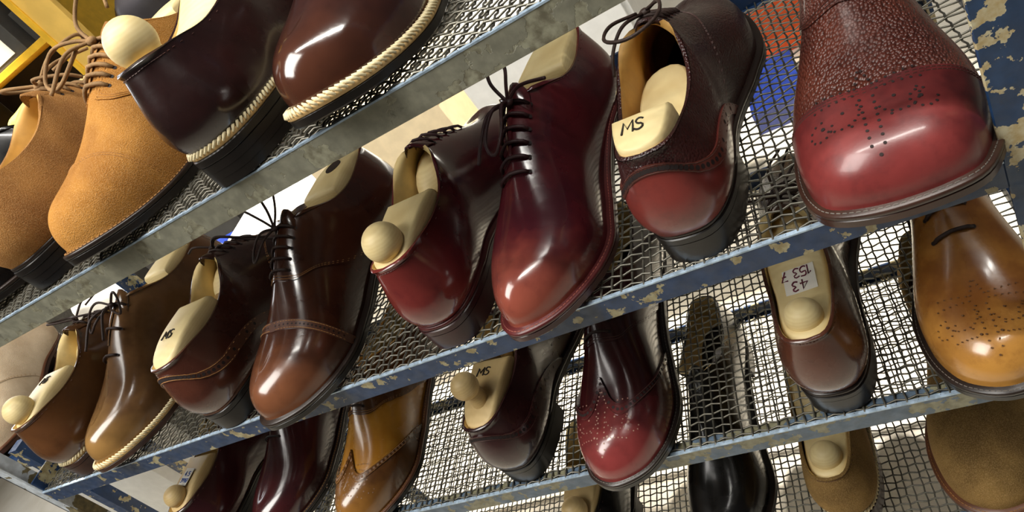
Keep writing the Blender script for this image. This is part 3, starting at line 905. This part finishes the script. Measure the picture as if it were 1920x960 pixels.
# bows, curves from the knot, shoe coordinates (x across, y to the toe, z up)
BOW_A = [[(0, 0, 0), (-.018, -.004, .012), (-.034, .006, .008), (-.030, .016, -.006), (-.012, .010, 0), (0, 0, 0)],
         [(0, 0, 0), (.016, .000, .010), (.030, .010, .004), (.030, .026, -.010), (.014, .018, -.002), (0, 0, 0)],
         [(0, 0, 0), (-.012, .020, .004), (-.016, .045, -.012)], [(0, 0, 0), (.012, .022, .004), (.020, .050, -.014)]]
BOW_HANG = [[(0, 0, 0), (.006, .014, .006), (.009, .040, -.002), (.002, .052, -.010), (-.005, .038, -.002), (-.002, .012, .006), (0, 0, 0)],
            [(0, 0, 0), (-.004, -.004, .010), (-.006, -.016, .022), (.004, -.020, .030), (.008, -.008, .018), (0, 0, 0)],
            [(0, 0, 0), (-.010, -.004, .006), (-.022, -.002, .008), (-.040, .003, .008)],
            [(0, 0, 0), (.014, .010, .002), (.020, .028, -.006), (.021, .048, -.014)]]
BOW_UP = [[(0, 0, 0), (.012, .006, .004), (.024, .016, -.004), (.018, .030, -.010), (.006, .014, 0), (0, 0, 0)],
          [(0, 0, 0), (0, -.010, .018), (.004, -.018, .040), (.010, -.022, .060)],
          [(0, 0, 0), (-.010, -.010, .014), (-.020, -.020, .034)],
          [(0, 0, 0), (.010, -.004, .010), (.024, -.008, .024), (.034, -.010, .026)]]
BOW_BIG = [[(0, 0, 0), (.010, -.010, .016), (-.004, -.030, .034), (-.022, -.030, .030), (-.026, -.014, .010)],
           [(0, 0, 0), (.012, .004, .008), (.030, .012, .012), (.040, .030, -.002), (.026, .034, -.010), (.008, .010, .002)],
           [(0, 0, 0), (.010, .020, .004), (.016, .050, -.010)]]
BOW_TOP = [[(0, 0, 0), (-.020, -.012, .014), (-.034, -.004, .012), (-.026, .012, 0), (-.006, .006, 0)],
           [(0, 0, 0), (.018, .018, .012), (.030, .044, .012), (.016, .056, .004), (.004, .020, .002)],
           [(0, 0, 0), (.010, -.006, .006), (.030, .004, -.006), (.034, .012, -.016)], [(0, 0, 0), (-.004, .030, .006), (.006, .064, -.002)]]
BOW_LONG = [[(0, 0, 0), (-.014, -.004, .010), (-.030, -.002, .006)], [(0, 0, 0), (.016, .002, .006), (.040, .010, -.016), (.066, .020, -.036)],
            [(0, 0, 0), (.020, -.004, .010), (.042, .000, -.004), (.055, .012, -.022)]]
BOW_RING = [[(-.004, -.006, .004), (-.018, -.024, .012), (-.018, -.048, .014), (.002, -.060, .014), (.020, -.046, .014), (.018, -.020, .012), (.004, -.006, .004)],
            [(0, 0, 0), (-.012, -.020, .006), (-.020, -.040, 0), (-.024, -.050, -.012)], [(0, 0, 0), (.016, .002, .004), (.034, .010, -.008)]]

# top shelf
shoe('A0', 'black leather shoe at the left end of the top shelf', 0, tip=(-.875, .0), yaw=6, upper='black', sole='sole_black', welt='welt_black', lining='lining', style='plain')
shoe('A1', 'brown suede shoe with its heel forward, left of the tan suede toe', 0, heel=(-.720, .010), yaw=-4, upper='brown_suede', style='derby', cap=.238, sole='sole_black', welt='welt_black', thread='tan_thread', lining='lining2', lace=('lace_tan', .0017), bow=BOW_TOP, tonguemat='brown_suede')
shoe('A2', 'tan suede cap-toe shoe with its toe forward on the top shelf', 0, tip=(-.596, -.026), yaw=8, upper='tan_suede', style='derby', cap=.236, sole='sole_black', welt='welt_black', wstitch='tan_thread', thread='tan_thread', lining='lining', lace=('lace_tan', .0017), bow=BOW_BIG, tonguemat='brown_suede', lace_rows=6)
shoe('A3', 'dark espresso shoe with its heel forward and cream braided welt, top shelf', 0, heel=(-.414, -.006), yaw=-2, height=.94, upper='espresso', style='plain', sole='sole_black', welt='welt_cream', braid='cream', thread='dark_thread', lace=('lace_brown', .0013))
shoe('A4', 'glossy espresso shoe with toe forward and cream braided welt, top shelf', 0, tip=(-.300, -.026), yaw=10, upper='espresso_shine', style='plain', sole='sole_black', welt='welt_cream', braid='cream', thread='dark_thread', toe='round', lace=('lace_brown', .0013))
# second shelf
shoe('B1', 'chestnut brown shoe, heel forward, at the left end of the second shelf', 1, heel=(-1.040, .002), yaw=-1, upper='chestnut', style='plain', sole='sole_brown', welt='welt_cream', braid='cream', lace=BROWN, bow=BOW_TOP)
shoe('B2', 'chestnut plain-toe shoe with slim toe forward and cream welt stitching', 1, tip=(-.948, -.020), yaw=6, upper='hazel', style='plain', toe='almond', sole='sole_brown', welt='welt_cream', braid='cream', lace=('lace_brown', .0015), bow=BOW_A, lace_rows=3)
shoe('B3', 'brown shoe with perforated heel band, heel forward, long laces trailing', 1, heel=(-.722, -.002), yaw=-3, upper='brown_heel', style='oxford', counter=True, bandmat='band_brown', sole='sole_black', welt='welt_brown', thread='tan_thread', hole='hole', lace=BROWN, bow=BOW_LONG, cap=.226)
shoe('B4', 'brown cap-toe shoe with a punched band across the toe', 1, tip=(-.600, -.045), yaw=9, upper='brown', style='oxford', cap=.222, band=.0085, bandmat='band_brown', sole='sole_black', welt='welt_black', thread='tan_thread', lace=BROWN, bow=BOW_UP, toe='round')
shoe('B5', 'burgundy plain shoe with its heel forward and round knob at its heel', 1, heel=(-.384, .002), yaw=-3, upper='burgundy', style='plain', sole='sole_red', welt='welt_red', thread='dark_thread', lace=('lace_burg', .0013))
shoe('B6', 'burgundy plain-toe oxford with dark laces hanging in a bow', 1, tip=(-.283, -.037), yaw=10, upper='burgundy', style='plain', toe='almond', sole='sole_red', welt='welt_red', wstitch='red_thread', thread='dark_thread', lace=('lace_burg', .0015), bow=BOW_HANG, lace_rows=6)
shoe('B7', 'oxblood grained shoe with smooth heel, heel forward, lace looped over opening', 1, heel=(-.130, .004), yaw=-7, upper='grain_dark', style='oxford', counter=True, countermat='oxblood', bandmat='band_red', sole='sole_black', welt='welt_black', thread='dark_thread', lining='lining2', lace=('lace_brown', .0014), bow=BOW_RING)
shoe('B8', 'oxblood grained shoe with smooth perforated toe cap beside the right post', 1, tip=(.018, -.040), yaw=6, scale=1.3, upper='grain', style='oxford', cap=.240, capmat='oxblood', medallion='cap', toe='square', width=1.10, sole='sole_brown', welt='welt_dark', wstitch='grey_thread', thread='dark_thread', lace=None)
# third shelf
shoe('C1', 'dark plum shoe, heel forward, at the left end of the third shelf', 2, heel=(-1.035, .004), yaw=-3, upper='plum', style='plain', sole='sole_black', welt='welt_black', wstitch='tan_thread')
shoe('C2', 'glossy plum shoe with toe forward beneath the punched cap-toe shoe', 2, tip=(-.905, -.010), yaw=9, upper='plum', style='plain', sole='sole_black', welt='welt_black', wstitch='tan_thread', lace=('lace_black', .0013))
shoe('C3', 'two-tone tan and brown wingtip shoe on the third shelf', 2, tip=(-.722, -.030), yaw=9, upper='spectator_tan', style='oxford', quartermat='spectator_brown', wing=.032, wingmat='spectator_brown', medallion='wing', hole='hole_light', toe='almond', sole='sole_black', welt='welt_brown', wstitch='tan_thread', thread='tan_thread', lace=('lace_brown', .0013))
shoe('C4', 'dark aubergine shoe, heel forward, with tall wooden knob, on third shelf', 2, heel=(-.465, .006), yaw=-6, upper='aubergine', style='oxford', counter=True, sole='sole_black', welt='welt_black', wstitch='grey_thread', thread='dark_thread')
shoe('C5', 'oxblood wingtip brogue with glossy perforated toe on the third shelf', 2, tip=(-.326, -.040), yaw=6, upper='oxblood_wing', style='oxford', wing=.026, wingmat='wingtoe', medallion='wing', toe='round', sole='sole_black', welt='welt_black', braid=None, wstitch='grey_thread', thread='dark_thread', medmat='hole_pink', medhole=.85, lace=('lace_brown', .0013))
shoe('C6', 'cocoa brown shoe, heel forward, with a price sticker on its tree', 2, heel=(-.090, .004), yaw=-4, upper='cocoa', style='plain', sole='sole_black', welt='welt_black', lace=('lace_brown', .0013), bow=BOW_TOP, medallion='cap')
shoe('C7', 'honey tan shoe with dotted toe medallion at the right end, third shelf', 2, tip=(.050, -.030), yaw=3, upper='honey', style='plain', medhole=.75, hole='hole_tan', medallion='wing', toe='round', width=1.06, sole='sole_black', welt='welt_black', braid=None, wstitch='grey_thread', lace=('lace_brown', .0015), lace_rows=4)
# fourth shelf
shoe('D1', 'black shoe with heel forward and wooden knob on the lowest shelf', 3, heel=(-.475, .002), yaw=-4, upper='black', style='plain', sole='sole_black', welt='welt_black')
shoe('D2', 'black shoe with toe forward on the lowest shelf', 3, tip=(-.300, -.010), yaw=5, upper='black', style='plain', sole='sole_black', welt='welt_black')
shoe('D3', 'olive suede shoe with heel forward on the lowest shelf', 3, heel=(-.145, .010), yaw=-4, upper='olive_suede', style='plain', sole='sole_brown', welt='welt_cream', braid='cream', lining='lining')
shoe('D4', 'olive suede shoe with toe forward in the bottom right corner', 3, tip=(.010, -.012), yaw=5, upper='olive_suede', style='plain', width=1.08, sole='sole_brown', welt='welt_brown', wstitch='tan_thread')

# shoe trees, one in each open shoe
shoe_tree(SH['A1'], 'pale wooden tree inside the brown suede shoe', False, style='short')
shoe_tree(SH['A2'], 'pale wooden tree inside the tan suede cap-toe shoe', False, style='slant')
shoe_tree(SH['A3'], 'pale wooden tree with big knob in the dark espresso shoe', True, style='full', lift=.002)
shoe_tree(SH['B1'], 'wooden tree marked MS with knob, in the leftmost chestnut shoe', True, 'MS')
shoe_tree(SH['B2'], 'wooden tree inside the slim chestnut shoe', False)
shoe_tree(SH['B3'], 'wooden tree marked MS with brass hinge, in the brown shoe', False, 'MS', lift=.003, hinge=True)
shoe_tree(SH['B4'], 'wooden tree with dark finger hole inside the punched cap-toe shoe', False, finger_hole=True)
shoe_tree(SH['B5'], 'wooden tree with round knob in the burgundy shoe', True)
shoe_tree(SH['B6'], 'wooden tree inside the burgundy laced oxford', False)
shoe_tree(SH['B7'], 'short wooden heel block marked MS in the oxblood grained shoe', False, 'MS', style='short', lift=.004)
shoe_tree(SH['C1'], 'wooden tree with knob and blue-printed sticker in the plum shoe', True, None, mat='wood2', sticker='blue', kr=.0135)
shoe_tree(SH['C4'], 'wooden tree marked MS with tall-necked knob in the aubergine shoe', True, 'MS', neck=.020, kr=.0135, kofs=(0, .010, 0), mat='wood2')
shoe_tree(SH['C6'], 'wooden tree with price sticker and domed heel in the cocoa shoe', True, None, style='full', sticker='red', mat='wood', kr=.0145, kofs=(0, .006, -.010))
shoe_tree(SH['D1'], 'wooden tree with knob in the black shoe on the lowest shelf', True, None, mat='wood2', kr=.0145)
shoe_tree(SH['D3'], 'wooden tree marked with a scribble in the olive suede shoe', True, 'w', style='full', kr=.0145, kofs=(0, .006, -.010))

# ------------------------------------------------------------------ things behind the rack
def box_thing(name, label, cat, a, b, mat, rz=0, lid=None, **kw):
    cx_, cy_ = (a[0] + b[0]) / 2, (a[1] + b[1]) / 2
    r = thing(name, label, cat, (cx_, cy_, a[2]), rz, kw.get('group'))
    hx, hy, h = (b[0] - a[0]) / 2, (b[1] - a[1]) / 2, b[2] - a[2]
    mb = MB(); mb.box((-hx, -hy, 0), (hx, hy, h - (lid or 0))); bevel(mb.build('body', mat, r, False), .002)
    if lid:
        mb = MB(); mb.box((-hx - .002, -hy - .002, h - lid), (hx + .002, hy + .002, h)); bevel(mb.build('lid', kw.get('lidmat', mat), r, False), .002)
    return r, hx, hy, h
M['cream'] = plain('cream_board', '#ecd9b4', .6, var=.06)
M['white'] = plain('white_laminate', '#e9e9e6', .5, var=.04)
M['blueplastic'] = plain('blue_plastic', '#14296e', .4)
M['orange'] = plain('orange_card', '#e8581c', .6, var=.1)
M['yellow'] = plain('yellow_card', '#e8cf6a', .6, var=.1)
M['cardboard'] = plain('cardboard', '#a06a30', .8, var=.12)
M['cardtape'] = plain('card_edge', '#e0a845', .7)
M['yellow_wood'] = plain('yellow_lacquered_wood', '#d9b25a', .5, var=.1, scale=12)
M['yellow_edge'] = plain('yellow_edge', '#d8a92c', .45, var=.1)
M['darkbox'] = plain('dark_grey_box', '#3b3a38', .6, var=.12)
M['blackbag'] = plain('black_bag', '#1e1c1f', .4, var=.3, scale=9, bump=.6, bs=25)
M['olivebag'] = plain('olive_bag', '#8f8a34', .45, var=.35, scale=12, bump=.8, bs=40)
M['greymetal'] = plain('grey_machine', '#77777a', .4, .3)
M['lavender'] = plain('lilac_paper', '#d9d0da', .7, var=.05)

box_thing('cream_cabinet', 'cream cabinet standing behind the rack near the burgundy shoes', 'cabinet', (-1.02, .78, 0), (-.655, 1.10, .765), M['cream'], lid=.02)
r, hx, hy, h = box_thing('white_cabinet', 'white cabinet standing behind the rack, right of the cream one', 'cabinet', (-.60, .80, 0), (-.235, 1.12, .80), M['white'], lid=.018)
mb = MB(); mb.box((-hx + .01, -hy - .014, .02), (-.004, -hy - .001, h - .03)); bevel(mb.build('door', M['white'], r, False), .002)
mb = MB(); mb.box((.004, -hy - .014, .02), (hx - .01, -hy - .001, h - .03)); bevel(mb.build('door', M['white'], r, False), .002)
r, hx, hy, h = box_thing('paper_stack', 'tall stack of white paper sheets behind the brown cap-toe shoe', 'paper', (-1.46, .80, 0), (-1.16, 1.08, .66), M['white'])
mb = MB()
for k in range(22): mb.box((-hx - .003 * (k % 2), -hy - .004 - .002 * (k % 3), h - .012 - k * .02), (hx, -hy, h - .004 - k * .02))
s_ = mb.build('sheet_edges', M['paper'], r, False); s_['kind'] = 'stuff'
box_thing('blue_crate', 'blue crate standing at the left of the white paper stack', 'crate', (-1.66, .72, 0), (-1.47, .95, .64), M['blueplastic'], lid=.03)
box_thing('lilac_cabinet', 'lilac white cabinet behind the chestnut shoes', 'cabinet', (-2.60, 1.52, 0), (-1.75, 1.85, .66), M['lavender'], lid=.02)
r, hx, hy, h = box_thing('cardboard_box', 'brown cardboard box with white letters at the left edge', 'box', (-2.30, .50, .63), (-1.95, .62, .79), M['cardboard'], rz=.12)
mb = MB(); mb.box((-hx, -hy - .001, h), (hx, hy, h + .012)); mb.build('flap', M['cardtape'], r, False)
mb = MB(); write(mb, 'bl', (.03, -hy - .002, h - .115), (1, 0, 0), (0, 0, 1), .07, .005); mb.build('lettering', M['paper'], r)
box_thing('drawer_unit', 'pale drawer unit under the lettered cardboard box', 'cabinet', (-2.36, .46, 0), (-1.93, .66, .629), M['white'])
# flat things on the floor seen through the mesh
box_thing('blue_box', 'blue box on the floor seen through the mesh at right', 'box', (-.19, 1.30, 0), (-.045, 1.56, .07), M['blueplastic'])
box_thing('orange_box', 'orange box on the floor seen through the mesh, above the blue one', 'box', (-.15, 1.66, 0), (.06, 1.95, .07), M['orange'])
box_thing('yellow_envelope', 'yellow envelope on the floor beside the blue box', 'envelope', (-.03, 1.40, 0), (.10, 1.60, .01), M['yellow'])
# yellow storage shelf far left
st = thing('storage_shelf', 'yellow wooden storage shelf in the top left background', 'shelf', (-1.69, 1.2, 0))
mb = MB(); mb.box((-.018, .01, 0), (.06, .28, 1.0)); mb.build('lower_panel', M['darkbox'], st, False)
mb = MB(); mb.box((0, 0, 1.0), (.10, .018, 2.0)); bevel(mb.build('upright', M['yellow_wood'], st, False), .001)
mb = MB(); mb.box((-.018, -.006, 1.0), (.004, .30, 2.0)); bevel(mb.build('side_panel', M['yellow_edge'], st, False), .001)
for z in (.95, 1.272, 1.60):
    mb = MB(); mb.box((-.72, 0, z), (-.019, .30, z + .018)); bevel(mb.build('shelf_board', M['yellow_edge'], st, False), .001)
mb = MB(); mb.box((-.74, 0, 0), (-.721, .30, 2.0)); mb.build('side_panel', M['darkbox'], st, False)
mb = MB(); mb.box((-.72, .30, 0), (-.019, .306, 2.0)); mb.build('back_panel', M['blackbag'], st, False)
r, hx, hy, h = box_thing('file_box', 'dark grey file box with white label on the yellow shelf', 'box', (-2.06, 1.215, 1.2905), (-1.80, 1.45, 1.42), M['darkbox'])
mb = MB(); mb.box((-.075, -hy - .0012, .012), (.085, -hy - .0002, .075)); mb.build('label', M['paper'], r, False)
box_thing('flat_box', 'dark grey box behind the labelled file box, yellow shelf', 'box', (-1.79, 1.25, 1.2905), (-1.725, 1.45, 1.38), M['darkbox'])

def blob(name, label, cat, loc, dims, mat, seed=0, amp=.12):
    r_ = np.random.default_rng(seed); mb = MB(); mb.sphere((0, 0, 0), 1.0, 40, 24)
    V = np.array(mb.V); K = r_.normal(0, 3.2, (14, 3)); ph = r_.uniform(0, 6, 14)
    d = sum(np.sin(V @ K[i] + ph[i]) for i in range(14)) / 14 ** .5
    V = V * (1 + amp * d)[:, None]; V = np.sign(V) * np.abs(V) ** .75
    V = V * np.array(dims); V[:, 2] -= V[:, 2].min()
    o = mesh(name, V, mb.F, mat); o.location = loc; return tag(o, label, cat)
st2 = thing('work_table', 'dark work table behind the tan suede shoe', 'table', (-1.22, 1.35, 0))
mb = MB(); mb.box((-.32, -.2, 1.0), (.45, .25, 1.03)); mb.build('tabletop', M['darkbox'], st2, False)
for x in (-.29, .42):
    for y in (-.17, .22):
        mb = MB(); mb.box((x - .02, y - .02, 0), (x + .02, y + .02, 1.0)); mb.build('leg', M['darkbox'], st2, False)
blob('black_bag', 'crumpled black bag on the table behind the tan suede shoe', 'bag', (-1.36, 1.30, 1.03), (.17, .12, .12), M['blackbag'], 3)
blob('olive_bag', 'crumpled olive bag behind the brown suede shoe', 'bag', (-1.78, 1.05, 1.0), (.10, .06, .09), M['olivebag'], 5, .16)
mb = MB(); mb.box((-1.90, .96, 0), (-1.66, 1.14, 1.0)); o = mb.build('stool', M['darkbox'], None, False); tag(o, 'dark plinth under the olive bag', 'plinth')
r, hx, hy, h = box_thing('sewing_machine', 'grey machine housing with brown side beside the black bag', 'machine', (-1.16, 1.22, 1.03), (-.98, 1.45, 1.17), M['greymetal'])
mb = MB(); mb.box((-hx - .01, -hy - .03, .0), (.02, -hy, .07)); mb.build('bed', M['cardboard'], r, False)
blob('blue_lighter', 'small blue plastic lighter lying on the black bag', 'lighter', (-1.27, 1.2, 1.225), (.016, .012, .008), M['blueplastic'], 8, .05)
blob('white_bag', 'crumpled white bag behind the beige shoe', 'bag', (-1.80, .72, .60), (.09, .07, .10), M['paper'], 11, .16)
mb = MB(); mb.box((-1.92, .60, 0), (-1.66, .86, .60)); o = mb.build('carton', M['darkbox'], None, False); tag(o, 'dark carton under the crumpled white bag', 'carton')
# neighbouring rack with the beige shoe
nb = thing('side_rack', 'second blue rack standing left of the shoe rack', 'shoe rack', (-1.62, .10, 0))
for x in (-.24, .27):
    for y in (0, .36):
        mb = MB(); mb.box((x, y, 0), (x + .025, y + .025, .83)); mb.build('post', M['blue'], nb, False)
mb = MB(); mb.box((-.215, .0, .785), (.27, .02, .808)); mb.build('front_rail', M['blue'], nb, False)
mb = MB(); mb.box((-.215, .02, .797), (.27, .38, .806)); mb.build('shelf_board', M['dusty'], nb, False)
SH['E'] = Shoe('dress_shoe', 'pale beige suede shoe left of the blue post', (-1.56, .43, .8085), PI + math.radians(20), side=-1, scale=1.2, style='derby', upper='beige_suede', sole='sole_brown', welt='welt_brown', thread='tan_thread', lace=None, tonguemat='beige_suede')

# bring the drawing units to real size
for o in list(COL.objects):
    if o.parent is None and o.type not in ('CAMERA', 'LIGHT'):
        o.location = o.location * K; o.scale = o.scale * K
